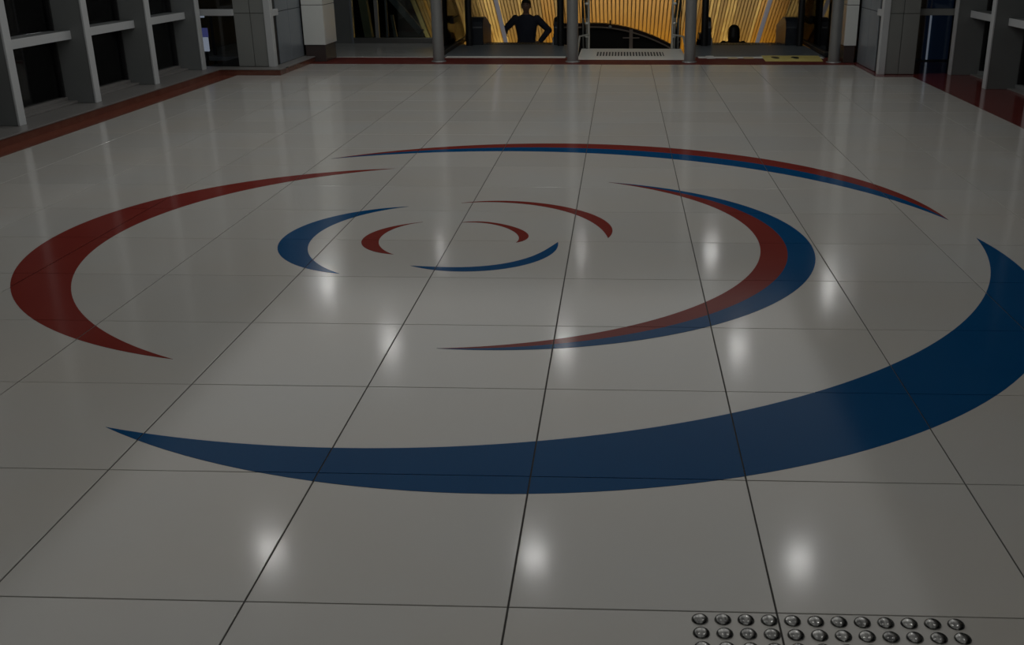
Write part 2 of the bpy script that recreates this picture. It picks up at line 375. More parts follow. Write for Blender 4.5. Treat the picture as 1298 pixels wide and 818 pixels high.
# ------------------------------------------------------------------ border stones, kerb, ledge
t = struct(empty('trim_1'))
box('border_strip', -4.29, XL, -5, YSTEP, -0.02, 0.0005, M['brownstone'], t, 0)
KH = 0.07
k1 = struct(empty('trim_2'))
box('kerb_face', -4.60, -4.265, -5, 9.74, 0, KH - 0.012, M['kerbstone'], k1, 0.002)
box('kerb_face', -4.60, -3.58, YSTEP, 9.98, 0, KH - 0.0125, M['kerbstone'], k1, 0.002)
box('kerb_face', -3.75, -3.582, 9.75, 11.095, 0, KH - 0.013, M['kerbstone'], k1, 0.002)
box('ledge', -4.72, -4.257, -5, 9.80, KH - 0.012, KH, M['ledge'], k1, 0.003)
box('ledge', -4.6, -3.572, 9.70, 9.98, KH - 0.012, KH + 0.0005, M['ledge'], k1, 0.003)
box('ledge', -3.75, -3.572, 9.90, 11.095, KH - 0.012, KH + 0.001, M['ledge'], k1, 0.003)
t = struct(empty('trim_3'))
box('border_strip', XR, 4.30, -5, 10.2, -0.02, 0.0005, M['glossred'], t, 0)
box('border_strip', XR2, 4.30, YSTEP, 11.2, -0.02, 0.0006, M['glossred'], t, 0)
t = struct(empty('trim_4'))
box('border_strip', -3.60, XR2, YFAR, 11.36, -0.02, 0.0008, M['redstone'], t, 0)
box('border_strip', -0.46, XR2, 11.30, 11.72, -0.02, 0.0004, M['redstone'], t, 0)
box('border_strip', -3.60, -0.46, 11.30, 11.66, -0.02, 0.0004, M['redstone'], t, 0)

# ------------------------------------------------------------------ side windows: fin, transom, panes, sill per bay
HC = 2.9
def window_bay(n, side, y, pitch):
    """fin at y, glazing from y back toward the camera end by one pitch"""
    s = side
    if s < 0: xf, xt, xg, zb = -4.40, -4.545, -4.70, KH
    else: xf, xt, xg, zb = 3.90, 4.06, 4.24, 0.0
    root = struct(empty('window_%d' % n, (xf, y, zb)))
    def bx(nm, xa, xb, *r, **k): return box(nm, min(xa, xb), max(xa, xb), *r, **k)
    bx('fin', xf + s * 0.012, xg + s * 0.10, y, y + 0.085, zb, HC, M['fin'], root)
    bx('fin_front', xf, xf + s * 0.018, y - 0.004, y + 0.092, zb, HC, M['alu'], root)  # paler front face over the darker fin body
    bx('gasket', xg - s * 0.03, xg + s * 0.02, y - 0.022, y, zb, HC, M['rubber'], root)
    for z in (0.62, 1.75):
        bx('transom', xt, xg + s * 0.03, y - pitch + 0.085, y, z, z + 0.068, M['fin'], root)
        bx('transom_front', xt - s * 0.012, xt, y - pitch + 0.085, y, z - 0.002, z + 0.070, M['alu'], root, bev=0.002)  # paler front face over the darker transom body
    for z0, z1 in ((zb + 0.05, 0.62), (0.69, 1.75), (1.82, HC)):
        bx('pane', xg, xg + s * 0.012, y - pitch + 0.085, y - 0.01, z0, z1, M['glass_win'], root, bev=0)
    bx('sill', xg - s * (0.13 if s < 0 else 0.12), xg + s * 0.06, y - pitch + 0.085, y, zb, zb + (0.022 if s < 0 else 0.012), M['ledge'], root)
    bx('sill_rail', xg - s * 0.045, xg + s * 0.04, y - pitch + 0.085, y, zb + 0.01, zb + 0.05, M['ledge'] if s < 0 else M['fin'], root)
n = 1
for k in range(9): window_bay(n, -1, 9.58 - 1.235 * k, 1.235); n += 1
for k in range(9): window_bay(n, 1, 9.90 - 1.175 * k, 1.175); n += 1
# end panes that face along the hall, between the last fin and the cladding block
for s, x0, x1, yb, zb in ((-1, -4.62, -4.12, 9.93, KH), (1, 3.51, 4.2, 10.06, 0.0)):
    root = struct(empty('window_%d' % n, ((x0 + x1) / 2, yb, zb))); n += 1
    for z in (0.63, 1.75): box('transom', x0, x1, yb - 0.03, yb + 0.05, z, z + 0.07, M['alu'] if s < 0 else M['clad'], root)
    for z0, z1 in ((zb, 0.63), (0.70, 1.75), (1.82, HC)): box('pane', x0, x1, yb, yb + 0.012, z0, z1, M['glass_win'], root, 0)

# ------------------------------------------------------------------ cladding blocks and white pillars at the escalator end
for nm, s in (('wall_left', -1), ('wall_right', 1)):
    root = struct(empty(nm, (-3.9 if s < 0 else 3.3, 10.3, 0)))
    if s < 0: xo, xi, zb, y0 = -4.12, -3.70, KH, 9.93
    else: xo, xi, zb, y0 = 3.51, 3.11, 0.0, 9.93
    def bx(nm_, xa, xb, *r, **k): return box(nm_, min(xa, xb), max(xa, xb), *r, **k)
    xm = (xo + xi + s * 0.05) / 2
    bx('core', xo, xi + s * 0.03, y0 + 0.015, 11.3, zb, HC, M['joint'], root)
    for xa, xb in ((xo, xm + s * 0.003), (xm - s * 0.003, xi + s * 0.075)):
        for z0, z1 in ((zb + 0.005, 0.652), (0.658, 1.5), (1.506, HC)):
            bx('panel', xa, xb, y0, y0 + 0.03, z0, z1, M['clad'], root, bev=0.003)
    bx('corner_post', xi + s * 0.075, xi, y0 - 0.01, y0 + 0.09, zb, HC, M['alu'], root)
    bx('transom', xi, xi + s * 0.05, y0 + 0.09, y0 + 0.28, 0.62, 0.69, M['alu'], root)
    bx('reveal', xi + s * 0.028, xi + s * 0.05, y0 + 0.09, y0 + 0.26, zb, 0.62, M['rubber'], root)
    for ya, yb in ((y0 + 0.26, y0 + 0.70), (y0 + 0.706, 11.12)):
        for z0, z1 in ((zb + 0.005, 0.652), (0.658, HC)):
            bx('side_panel', xi + s * 0.02, xi + s * 0.06, ya, yb, z0, z1, M['bluegrey'], root, bev=0.003)
    # pillar
    if s < 0: pa, pb = -3.70, -3.435
    else: pa, pb = 2.955, 3.10
    p = struct(empty('wall_pillar_left' if s < 0 else 'wall_pillar_right', ((pa + pb) / 2, 11.35, 0)))
    bx('plinth', pa + 0.008, pb - 0.008, 11.115, 11.60, 0, 0.205, M['plinth'], p)
    bx('core', pa + 0.01, pb - 0.01, 11.11, 11.62, 0.205, HC, M['joint'], p)
    for z0, z1 in ((0.205, 0.676), (0.682, 1.4), (1.406, HC)):
        bx('front_panel', pa, pb, 11.10, 11.13, z0, z1, M['white'], p, bev=0.003)
        bx('side_panel', (pb - 0.03 if s < 0 else pa), (pb if s < 0 else pa + 0.03), 11.135, 11.64, z0, z1, M['white'], p, bev=0.003)

# ------------------------------------------------------------------ ceiling, rear wall
c = struct(empty('ceiling', (0, 3, HC)))
box('ceiling_panel', -4.8, 4.4, -5.0, 12.9, HC, HC + 0.1, M['ceiling'], c, 0)
wb = struct(box('wall_back', -4.8, 4.4, -5.1, -5.0, 0, HC, M['clad'], None, 0))
dl_pos = [(x, y) for y in (-3.9, 0.35, 4.55, 8.75, 12.5) for x in (-2.33, -0.36, 1.58)]
dl_pos += [(-3.62, 10.86), (2.98, 10.86)]
for x, y in dl_pos:
    r = tag(empty('downlight', (x, y, HC)), 'round white recessed ceiling downlight' + (', close before the white pillar by the kerb' if x < -3 else ', close before the white pillar by the yellow mat' if x > 2.5 else ' above the open tiled floor'), 'downlight', 'ceiling downlights')
    bm = bmesh.new()
    bmesh.ops.create_cone(bm, cap_ends=True, cap_tris=False, segments=28, radius1=0.085, radius2=0.085, depth=0.012, matrix=Matrix.Translation((0, 0, -0.045)))
    link('diffuser', bm, M['lampglow'], r)
    bm = bmesh.new(); rings = []
    for rr, z in ((0.088, -0.04), (0.092, -0.052), (0.115, -0.05), (0.115, -0.001), (0.088, -0.001)):
        rings.append([bm.verts.new((rr * math.cos(a), rr * math.sin(a), z)) for a in [2 * math.pi * q / 28 for q in range(28)]])
    for a, b in zip(rings, rings[1:]):
        for q in range(28): bm.faces.new((a[q], a[(q + 1) % 28], b[(q + 1) % 28], b[q]))
    bmesh.ops.recalc_face_normals(bm, faces=bm.faces)
    link('bezel', bm, M['white'], r, True)

# ------------------------------------------------------------------ tactile studs
tp = tag(empty('tactile_paving', (0.70, -0.18, 0)), 'field of round steel tactile studs set in the tiled floor', 'tactile studs')
bm = bmesh.new(); rings = []
prof = [(0.0190, 0.0), (0.0186, 0.0018), (0.0172, 0.0042), (0.0145, 0.0066), (0.0105, 0.0084), (0.005, 0.0093)]
for rr, z in prof: rings.append([bm.verts.new((rr * math.cos(a), rr * math.sin(a), z)) for a in [2 * math.pi * q / 20 for q in range(20)]])
for a, b in zip(rings, rings[1:]):
    for q in range(20): bm.faces.new((a[q], a[(q + 1) % 20], b[(q + 1) % 20], b[q]))
bm.faces.new(rings[-1]); bmesh.ops.recalc_face_normals(bm, faces=bm.faces)
sm = bpy.data.meshes.new('stud'); bm.to_mesh(sm); bm.free(); sm.materials.append(M['stud'])
for p_ in sm.polygons: p_.use_smooth = True
for j in range(7):
    for i in range(12):
        o = mesh_obj('stud', sm, None, tp)
        o.location = (0.427 + 0.0507 * i - 0.70, -0.030 - 0.0485 * j + 0.18, 0)
        o.rotation_euler = (random.uniform(-.05, .05), random.uniform(-.05, .05), random.uniform(0, 6.28))

# ------------------------------------------------------------------ shaft beyond the landing
def zline(y): return 0.0 if y < 13.6 else -(y - 13.6) * S30
box('wall_shaft_left', -5.6, -5.5, 11.7, 22.5, -6, 3.2, M['shaft_teal'], None, 0)['kind'] = 'structure'
box('wall_shaft_right', 4.4, 4.5, 11.2, 22.5, -6, 3.2, M['shaft'], None, 0)['kind'] = 'structure'
box('wall_shaft_back', -5.6, 4.5, 22.4, 22.5, -6, 3.2, M['shaft'], None, 0)['kind'] = 'structure'
box('floor_lower', -5.6, 4.5, 13.4, 22.5, -6.1, -6.0, M['shaft'], None, 0)['kind'] = 'structure'
box('wall_landing_edge', -5.5, 4.4, 13.9, 14.0, -6.0, -1.2, M['shaft'], None, 0)['kind'] = 'structure'
# gold slatted soffit that slopes down parallel to the escalators
sof = struct(empty('ceiling_sloped', (0, 12.6, 3.4 - S30 * 0.6)))
ang = -math.radians(30)
L0, L1 = 4.965, 10.4
bm = bmesh.new(); add_box(bm, -5.5, 4.4, 0.30, L0 - 0.01, -0.02, 0.08)
ob = link('unseen_dark_panel', bm, M['clad'], sof); ob.rotation_euler = (ang, 0, 0)  # unseen dark panel added to keep gold out of the floor reflections
bm = bmesh.new(); add_box(bm, -3.44, 3.95, L0, L1, 0.03, 0.08)
ob = link('backing', bm, M['soffit_back'], sof); ob.rotation_euler = (ang, 0, 0)
smesh = {}
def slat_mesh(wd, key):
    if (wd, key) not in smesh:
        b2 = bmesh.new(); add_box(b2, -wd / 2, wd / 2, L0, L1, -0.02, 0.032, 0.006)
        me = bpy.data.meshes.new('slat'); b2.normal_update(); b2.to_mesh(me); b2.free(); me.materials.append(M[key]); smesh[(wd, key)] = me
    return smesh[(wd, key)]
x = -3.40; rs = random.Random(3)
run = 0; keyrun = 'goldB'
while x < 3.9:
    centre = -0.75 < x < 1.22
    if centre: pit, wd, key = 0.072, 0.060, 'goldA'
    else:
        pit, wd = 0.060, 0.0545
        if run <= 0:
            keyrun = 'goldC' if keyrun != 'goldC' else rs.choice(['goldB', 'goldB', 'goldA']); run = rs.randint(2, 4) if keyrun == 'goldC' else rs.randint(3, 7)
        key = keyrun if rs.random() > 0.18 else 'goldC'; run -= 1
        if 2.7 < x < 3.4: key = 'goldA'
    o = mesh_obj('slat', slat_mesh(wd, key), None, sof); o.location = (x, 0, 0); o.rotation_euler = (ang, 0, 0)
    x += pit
bm = bmesh.new(); add_box(bm, -3.52, -3.44, L0, L1, -0.05, 0.09, 0.006)
ob = link('edge_trim', bm, M['trimgold'], sof); ob.rotation_euler = (ang, 0, 0)

# arched canopy under the soffit in the middle bay
ac = tag(empty('arched_canopy', (0.3, 16.5, -0.9)), 'dark maroon arched canopy with a pale curved tube and post below the gold slats', 'canopy')
def zc(x): 
    d = x + 0.25
    return 0.086 - (0.085 * d * d + 0.11 * max(0, d) ** 2 + 0.0 * d)
xs = [-0.58 + 0.05 * i for i in range(38)]
prism('fascia', [(x, zc(x)) for x in xs] + [(x, zc(x) - 0.052) for x in reversed(xs)], 'y', 16.45, 16.62, M['maroon'], ac)
tube('curved_tube', [(x, 16.43, zc(x) - 0.066) for x in xs], 0.0135, M['tube'], ac, 8)
prism('back_panel', [(x, zc(x) - 0.06) for x in xs] + [(xs[-1], -1.6), (xs[0], -1.6)], 'y', 16.55, 16.60, M['void'], ac)
pst = box('post', 0.375, 0.437, 16.40, 16.46, -1.55, -0.02, M['tube'], ac)
box('crossbar', 0.265, 0.55, 16.385, 16.405, -0.165, -0.145, M['tube'], ac, 0.002)
bm = bmesh.new(); bmesh.ops.create_uvsphere(bm, u_segments=16, v_segments=10, radius=0.03, matrix=Matrix.Translation((0.045 - 0.3, 16.41 - 16.5, 0.025 + 0.9)))
link('lamp_globe', bm, M['white'], ac, True)
tube('lamp_stem', [(0.045, 16.41, 0.05), (0.045, 16.41, 0.14)], 0.012, M['maroon'], ac, 8)

# inclined steel beams seen through the glazed screen
def beam(name, p0, p1, wx, hz, material, label):
    p0, p1 = Vector(p0), Vector(p1); d = p1 - p0
    o = empty(name, p0)
    bm = bmesh.new(); L = d.length
    for (a0, a1, b0, b1) in ((-wx / 2, wx / 2, -hz / 2, -hz / 2 + 0.015), (-wx / 2, wx / 2, hz / 2 - 0.015, hz / 2), (-wx / 2 + 0.004, wx / 2 - 0.004, -hz / 2 + 0.01, hz / 2 - 0.01)):
        add_box(bm, a0, a1, 0, L, b0, b1, 0.002)
    col.objects.unlink(o); bpy.data.objects.remove(o)
    ob = link(name, bm, material, None); ob.location = p0
    ob.rotation_mode = 'QUATERNION'; ob.rotation_quaternion = d.to_track_quat('Y', 'Z')
    return tag(ob, label, 'beam')
beam('sloping_beam', (-3.9, 14.573, 1.753), (-3.9, 15.92, -1.29), 0.13, 0.12, M['olive'], 'olive painted sloping steel beam behind the glazed screen')
beam('diagonal_brace', (-3.62, 15.3, 0.72), (-3.02, 15.3, 0.02), 0.10, 0.10, M['brace'], 'broad grey diagonal steel brace behind the glazed screen')
beam('diagonal_brace', (-3.47, 15.2, 0.30), (-3.35, 15.2, -0.60), 0.05, 0.05, M['clad'], 'thin near-upright steel brace under the broad diagonal brace')
nv = box('wall_navy_panel', -4.1, -3.62, 18.6, 18.7, -3.0, 3.0, M['navywall'], None); nv['kind'] = 'structure'

# ------------------------------------------------------------------ glazed screen over the grey slab
sl = struct(empty('floor_slab', (-2.8, 12.6, 0)))
box('slab', -5.5, -2.10, 11.66, 13.75, -0.05, 0.0015, M['slab'], sl, 0.001)
box('slab_edge', -3.60, -2.10, 11.63, 11.665, -0.05, 0.003, M['paleplate'], sl, 0.001)
gs = tag(empty('glazed_screen', (-2.9, 13.65, 0)), 'glazed screen with steel bottom rail standing on the grey slab', 'glass screen')
box('bottom_rail', -3.75, -2.165, 13.60, 13.68, 0, 0.078, M['steel'], gs)
box('end_post', -3.99, -3.735, 13.58, 13.80, 0, 2.7, M['fin'], gs)
box('edge_strip', -3.735, -3.705, 13.57, 13.62, 0, 2.7, M['bluegrey'], gs)
box('mullion', -3.385, -3.330, 13.61, 13.67, 0.078, 2.7, M['darksteel'], gs)
box('mullion', -3.225, -3.195, 13.61, 13.67, 0.078, 2.7, M['shaft_teal'], gs)
for xa, xb in ((-3.705, -3.385), (-3.330, -3.225), (-3.195, -2.17)): box('pane', xa, xb, 13.635, 13.645, 0.078, 2.7, M['glass_clear'], gs, 0)

# ------------------------------------------------------------------ round steel posts
for px, lab in ((-2.035, 'round dark steel post at the corner of the grey marble slab'), (-0.362, 'round dark steel post between the navy-shirted rider\'s escalator and the stairs'),
                (1.085, 'round dark steel post between the stairs and the escalator with floor stickers'), (2.855, 'round dark steel post between the yellow mat and a white pillar')):
    r = tag(empty('steel_post', (px, 11.15, 0)), lab, 'post')
    tube('shaft', [(px, 11.15, 0.0), (px, 11.15, HC)], 0.070, M['darksteel'], r, 28)
    bm = bmesh.new(); rings = []
    for rr, z in ((0.092, 0.001), (0.092, 0.008), (0.086, 0.012), (0.072, 0.014)):
        rings.append([bm.verts.new((rr * math.cos(a), rr * math.sin(a), z)) for a in [2 * math.pi * q / 28 for q in range(28)]])
    for a, b in zip(rings, rings[1:]):
        for q in range(28): bm.faces.new((a[q], a[(q + 1) % 28], b[(q + 1) % 28], b[q]))
    bmesh.ops.recalc_face_normals(bm, faces=bm.faces); link('base_flange', bm, M['darksteel'], r, True)

# ------------------------------------------------------------------ glass side screens beside the escalators
for gx, lab in ((-2.125, 'low-railed glass side screen between the grey slab and the escalator'), (2.90, 'low-railed glass side screen beyond the yellow mat')):
    r = tag(empty('side_screen', (gx, 13.0, 0)), lab, 'glass screen')
    box('base_rail', gx - 0.03, gx + 0.03, 11.85, 14.4, 0, 0.045, M['black'], r)
    box('rail_cap', gx - 0.032, gx + 0.032, 11.85, 14.4, 0.045, 0.055, M['steel'], r, 0.002)
    box('glass_panel', gx - 0.006, gx + 0.006, 11.9, 14.35, 0.055, 2.3, M['glass_clear'], r, 0)

# ------------------------------------------------------------------ escalators
def escalator(xa, xb, label, stripx, landing_x, outer_side):
    cx = (xa + xb) / 2; xa_, xb_ = -1.945, 2.77
    r = tag(empty('escalator', (cx, 13.4, 0)), label, 'escalator')
    lp = box('landing_plate', landing_x[0], landing_x[1], 11.74, 13.38, -0.04, 0.004, M['plate'], r, 0.002)
    box('plate_trim', landing_x[0] + 0.06, landing_x[1] - 0.04, 11.60, 11.76, -0.04, 0.006, M['paleplate'], r, 0.002)
    box('comb_plate', xa + 0.12, xb - 0.12, 13.38, 13.46, -0.03, 0.008, M['black'], r, 0.003)
    nb = 24
    for q in range(nb):
        xx = xa + 0.15 + (xb - xa - 0.30) * q / (nb - 1)
        box('comb_tooth', xx - 0.008, xx + 0.008, 13.455, 13.54, -0.015, 0.006, M['darksteel'], r, 0)
    for k in range(12):
        y = 13.46 + 0.4 * k; z = -0.231 * k if k else -0.006
        st = box('step', xa + 0.13, xb - 0.13, y, y + 0.4, z - 0.231, z, M['black'], r, 0.006)
        box('step_edge', xa + 0.13, xb - 0.13, y + 0.36, y + 0.395, z, z + 0.002, M['yellow'], st, 0)
    for side, x in ((-1, xa), (1, xb)):
        inn = -side      # direction toward the steps
        # skirt and deck follow the slope
        ys = [13.35, 13.6, 18.2]
        poly = [(y, zline(y) + 0.10) for y in ys] + [(y, zline(y) - 0.45) for y in reversed(ys)]
        prism('skirt', poly, 'x', x + inn * 0.10, x + inn * 0.125, M['darksteel'], r)
        poly = [(y, zline(y) + 0.16) for y in ys] + [(y, zline(y) + 0.08) for y in reversed(ys)]
        prism('deck', poly, 'x', x - 0.07, x + inn * 0.11, M['navy_panel'], r)
        # glass balustrade with a round newel end
        arc = [(13.62 - 0.36 * math.cos(t), 0.55 + 0.36 * math.sin(t)) for t in np.linspace(-math.pi / 2, math.pi / 2, 14)]
        gl = [(y, z) for y, z in arc] + [(13.75, 0.90), (18.2, zline(18.2) + 0.86), (18.2, zline(18.2) + 0.14), (13.75, 0.14)]
        prism('glass_balustrade', gl, 'x', x - 0.006, x + 0.006, M['glass_clear'], r)
        # black upright at the end of the balustrade
        tube('newel_post', [(x, 13.24, 0.0), (x, 13.24, 0.5), (x, 13.26, 0.9), (x, 13.30, 1.4), (x, 13.30, 2.3)], 0.048, M['rubber'], r, 12)
        # inlet box at the foot of the newel: front block, rounded cap and pale side cheek
        ext = 0.19 if x in (xa_, xb_) else 0.105
        x0, x1 = sorted((x + inn * 0.005, x + inn * ext))
        nf = prism('newel_base', [(13.33, 0.0), (13.33, 0.25), (13.38, 0.33), (13.48, 0.375), (13.75, 0.37), (14.3, 0.22), (14.3, -0.42)], 'x', x0, x1, M['navy_panel'], r, 0.01)
        prism('inlet_cap', [(13.30, 0.25), (13.34, 0.33), (13.46, 0.385), (13.72, 0.38), (13.72, 0.36), (13.48, 0.35), (13.36, 0.29)], 'x', x0 - 0.012, x1 + 0.012, M['rubber'], nf, 0.004)
        xc = x + inn * (ext + 0.002)
        prism('side_cheek', [(13.42, 0.06), (13.42, 0.25), (13.55, 0.31), (13.9, 0.30), (14.25, 0.15), (14.25, -0.12), (13.9, 0.02)], 'x', min(xc, xc + inn * 0.008), max(xc, xc + inn * 0.008), M['tan_panel'], nf)
        box('indicator_lamp', xc - 0.02, xc + 0.02, 13.44, 13.50, 0.09, 0.15, M['greenglow'], nf, 0.003)
        box('bright_bit', x0 + 0.03, x1 - 0.03, 13.285, 13.30, 0.275, 0.305, M['brightsteel'], nf, 0.003)  # small bright piece at the inlet front
        if side > 0: box('badge', x0 + 0.07, x0 + 0.125, 13.318, 13.331, 0.045, 0.075, M['sticker_white'], nf, 0.004)
    # pale inner rail that runs down the slope
    path = [(stripx, 13.45, 0.93), (stripx, 13.62, 0.945), (stripx, 13.8, zline(13.8) + 0.95), (stripx, 18.2, zline(18.2) + 0.95)]
    o = tube('handrail', path, 0.033, M['rail_glow'], r, 10)
    o['label'] = 'pale rail with its caught light put in as glow'
    xo = xa if outer_side < 0 else xb
    a, b = sorted((xo + outer_side * 0.03, xo + outer_side * 0.085))
    box('outer_deck', a, b, 13.55, 14.2, 0.28, 0.36, M['bluegrey'], r)
    return r
escalator(-1.945, -0.63, 'escalator carrying the person in a navy shirt', -1.665, (-2.09, -0.44), -1)
escalator(1.42, 2.77, 'escalator behind the yellow floor mat, dark head of a rider above it', 2.46, (1.17, 2.86), 1)
# ------------------------------------------------------------------ stairs in the middle bay
st = struct(empty('floor_stair_head', (0.37, 12.1, 0)))
box('plate', -0.315, 1.07, 11.40, 12.83, -0.05, 0.002, M['paleplate'], st, 0.002)
for k in range(10): box('stair_tread', -0.30, 1.05, 12.83 + 0.3 * k, 13.16 + 0.3 * k, -0.173 * (k + 1) - 0.05, -0.173 * (k + 1), M['shaft'], st, 0.003)
tg = tag(empty('warning_grating', (0.36, 12.1, 0)), 'strip of pale raised bars over dark slots on the stair head', 'grating')
box('dark_slot', -0.09, 0.80, 11.85, 12.36, 0.001, 0.0035, M['joint'], tg, 0)
for q in range(23): box('bar', -0.10 + 0.0395 * q, -0.10 + 0.0395 * q + 0.017, 11.82, 12.39, 0.002, 0.0045, M['paleplate'], tg, 0)
for side, x, xr, lab in ((-1, -0.215, -0.28, 'steel and glass stair balustrade on the side of the navy-shirted rider'), (1, 0.945, 1.03, 'steel and glass stair balustrade on the side of the yellow mat')):
    r = tag(empty('stair_balustrade', (x, 12.86, 0)), lab, 'balustrade')
    tube('post', [(x, 12.86, 0.0), (x, 12.86, 1.0)], 0.016, M['brightsteel'], r)
    tube('post', [(xr, 13.9, -0.75), (xr, 13.9, 0.36)], 0.016, M['brightsteel'], r)
    tube('handrail', [(xr, 12.7, 0.98), (xr, 12.88, 0.95), (xr, 16.3, 0.95 - S30 * 3.45)], 0.021, M['brightsteel'], r)
    prism('glass_panel', [(12.88, 0.08), (12.88, 0.86), (16.3, 0.86 - S30 * 3.4), (16.3, -0.02 - S30 * 3.4), (13.0, 0.0)], 'x', xr + side * 0.03 - 0.005, xr + side * 0.03 + 0.005, M['glass_clear'], r)
    for z in (0.16, 0.34, 0.60):
        bm = bmesh.new(); bmesh.ops.create_uvsphere(bm, u_segments=12, v_segments=8, radius=0.022, matrix=Matrix.Translation((side * 0.025, 0, z)) @ Matrix.Diagonal((1.5, 1, 0.9, 1)))
        link('glass_clamp', bm, M['brightsteel'], r, True)
    tube('floor_brace', [(xr + side * 0.05, 12.55, 0.19), (xr + side * 0.05, 11.65, 0.02)], 0.013, M['brightsteel'], r)
    tube('brace_bar', [(xr + side * 0.05, 12.55, 0.19), (x, 12.86, 0.19)], 0.011, M['brightsteel'], r)

# ------------------------------------------------------------------ floor mat and stickers
mt = tag(empty('floor_mat', (2.4, 11.58, 0)), 'yellow floor mat with two dark footprints before the escalator', 'floor mat')
prism('sheet', [(2.03, 11.22), (2.74, 11.22), (2.80, 11.88), (2.06, 11.88)], 'z', 0.003, 0.008, M['yellow'], mt)
for fx, fy in ((2.21, 11.62), (2.46, 11.62)):
    pts = [(fx + 0.055 * math.cos(a) * (1.0 if math.sin(a) > 0 else 0.8), fy + 0.13 * math.sin(a)) for a in [2 * math.pi * q / 18 for q in range(18)]]
    prism('footprint', pts, 'z', 0.008, 0.0092, M['black'], mt)
for (xa, xb, ya, yb, mm_, lab) in ((1.33, 1.44, 11.52, 11.86, 'sticker_white', 'small white sticker on the red floor strip by the stair-side post'), (1.60, 1.72, 11.50, 11.68, 'sticker_tan', 'tan footprint sticker beside the white sticker'),
                              (1.80, 1.93, 11.52, 11.70, 'sticker_tan', 'tan footprint sticker beside the yellow mat')):
    pts = [((xa + xb) / 2 + (xb - xa) / 2 * c_, (ya + yb) / 2 + (yb - ya) / 2 * s_) for c_, s_ in ((-1, -1), (1, -0.9), (0.95, 0.9), (0.2, 1), (-0.95, 0.85))]
    tag(prism('floor_sticker', pts, 'z', 0.0035, 0.007, M[mm_]), lab, 'floor sticker')

# ------------------------------------------------------------------ things outside the windows
box('ground_outside', -30, -4.75, -6, 30, -0.9, -0.85, M['night'], None, 0)['kind'] = 'structure'
box('ground_outside_right', 4.55, 30, -6, 30, -0.9, -0.85, M['night'], None, 0)['kind'] = 'structure'
ob_ = tag(empty('outdoor_cabinet', (-6.62, 9.68, -0.85)), 'grey outdoor cabinet with a pale lamp box seen through the kerbed window', 'cabinet')
box('body', -6.75, -6.5, 9.46, 9.90, -0.85, 0.20, M['outgrey'], ob_)
box('top_cap', -6.78, -6.46, 9.42, 9.94, 0.20, 0.23, M['outgrey'], ob_)
box('lamp_box', -6.47, -6.38, 9.40, 9.50, -0.26, -0.17, M['palesign'], ob_)
sg = tag(empty('outdoor_sign', (-5.11, 11.5, -0.85)), 'lit sign outside, blue header over a white panel, beyond the end window', 'sign')
box('post', -5.13, -5.10, 11.52, 11.55, -0.85, 0.10, M['black'], sg)
box('header_face', -5.155, -5.065, 11.50, 11.53, 0.265, 0.375, M['blueglow'], sg)
box('panel_face', -5.145, -5.07, 11.50, 11.53, 0.085, 0.26, M['palesign'], sg)
lm_ = tag(empty('outdoor_lamp', (-5.14, 11.6, -0.85)), 'small white outdoor lamp above the lit blue sign', 'lamp')
box('bracket', -5.16, -5.12, 11.58, 11.9, 0.56, 0.59, M['black'], lm_)
box('lens', -5.165, -5.11, 11.55, 11.59, 0.50, 0.535, M['palesign'], lm_)
box('stem', -5.15, -5.13, 11.57, 11.59, 0.53, 0.57, M['black'], lm_)
box('mast', -5.16, -5.12, 11.86, 11.90, -0.85, 0.58, M['black'], lm_)
pl = bpy.data.lights.new('cabinet_fill_light', 'POINT'); pl.energy = 3.5; pl.shadow_soft_size = 0.1; pl.color = (0.9, 0.95, 1.0)  # unseen fill light added to brighten the outdoor cabinet
plo = bpy.data.objects.new('cabinet_fill_light', pl); col.objects.link(plo); plo.location = (-5.95, 9.0, 0.95)
bl = tag(empty('outdoor_kiosk', (4.25, 11.6, -0.85)), 'dark blue outdoor kiosk with a pale lit edge beyond the end window', 'kiosk')
box('panel', 4.10, 4.36, 11.55, 11.8, -0.85, 0.9, M['nightblue'], bl)
box('lit_edge', 4.085, 4.10, 11.52, 11.56, -0.85, 0.56, M['edgeglow'], bl, 0.002)
box('frame', 4.03, 4.065, 11.52, 11.58, -0.85, 0.9, M['nightblue'], bl)

# ------------------------------------------------------------------ people
def fuse(name, parts, voxel, material, parent=None):
    """parts: bmesh pieces that overlap; a voxel remesh joins them into one continuous skin"""
    me = bpy.data.meshes.new(name); parts.to_mesh(me); parts.free()
    me.materials.append(material)
    o = bpy.data.objects.new(name, me); col.objects.link(o)
    md = o.modifiers.new('r', 'REMESH'); md.mode = 'VOXEL'; md.voxel_size = voxel; md.use_smooth_shade = True
    ms = o.modifiers.new('s', 'SMOOTH'); ms.factor = 0.5; ms.iterations = 4
    dg = bpy.context.evaluated_depsgraph_get(); dg.update()
    ne = bpy.data.meshes.new_from_object(o.evaluated_get(dg))
    o.modifiers.clear(); o.data = ne
    if not ne.materials: ne.materials.append(material)
    for p in ne.polygons: p.use_smooth = True
    if parent is not None: o.parent = parent
    return o
def ell(bm, c, r, rot=None):
    m_ = Matrix.Translation(c)
    if rot is not None: m_ = m_ @ rot
    bmesh.ops.create_uvsphere(bm, u_segments=20, v_segments=14, radius=1, matrix=m_ @ Matrix.Diagonal((*r, 1)))
def limb(bm, pts, rad):
    P = [Vector(p) for p in pts]; Q = []; Rr = []
    for i in range(len(P) - 1):
        for t in range(4):
            f = t / 4; Q.append(P[i].lerp(P[i + 1], f)); Rr.append(rad[i] + (rad[i + 1] - rad[i]) * f)
    Q.append(P[-1]); Rr.append(rad[-1])
    add_tube(bm, Q, Rr, 12)
    for p, r in zip(P, rad): ell(bm, p, (r, r, r))
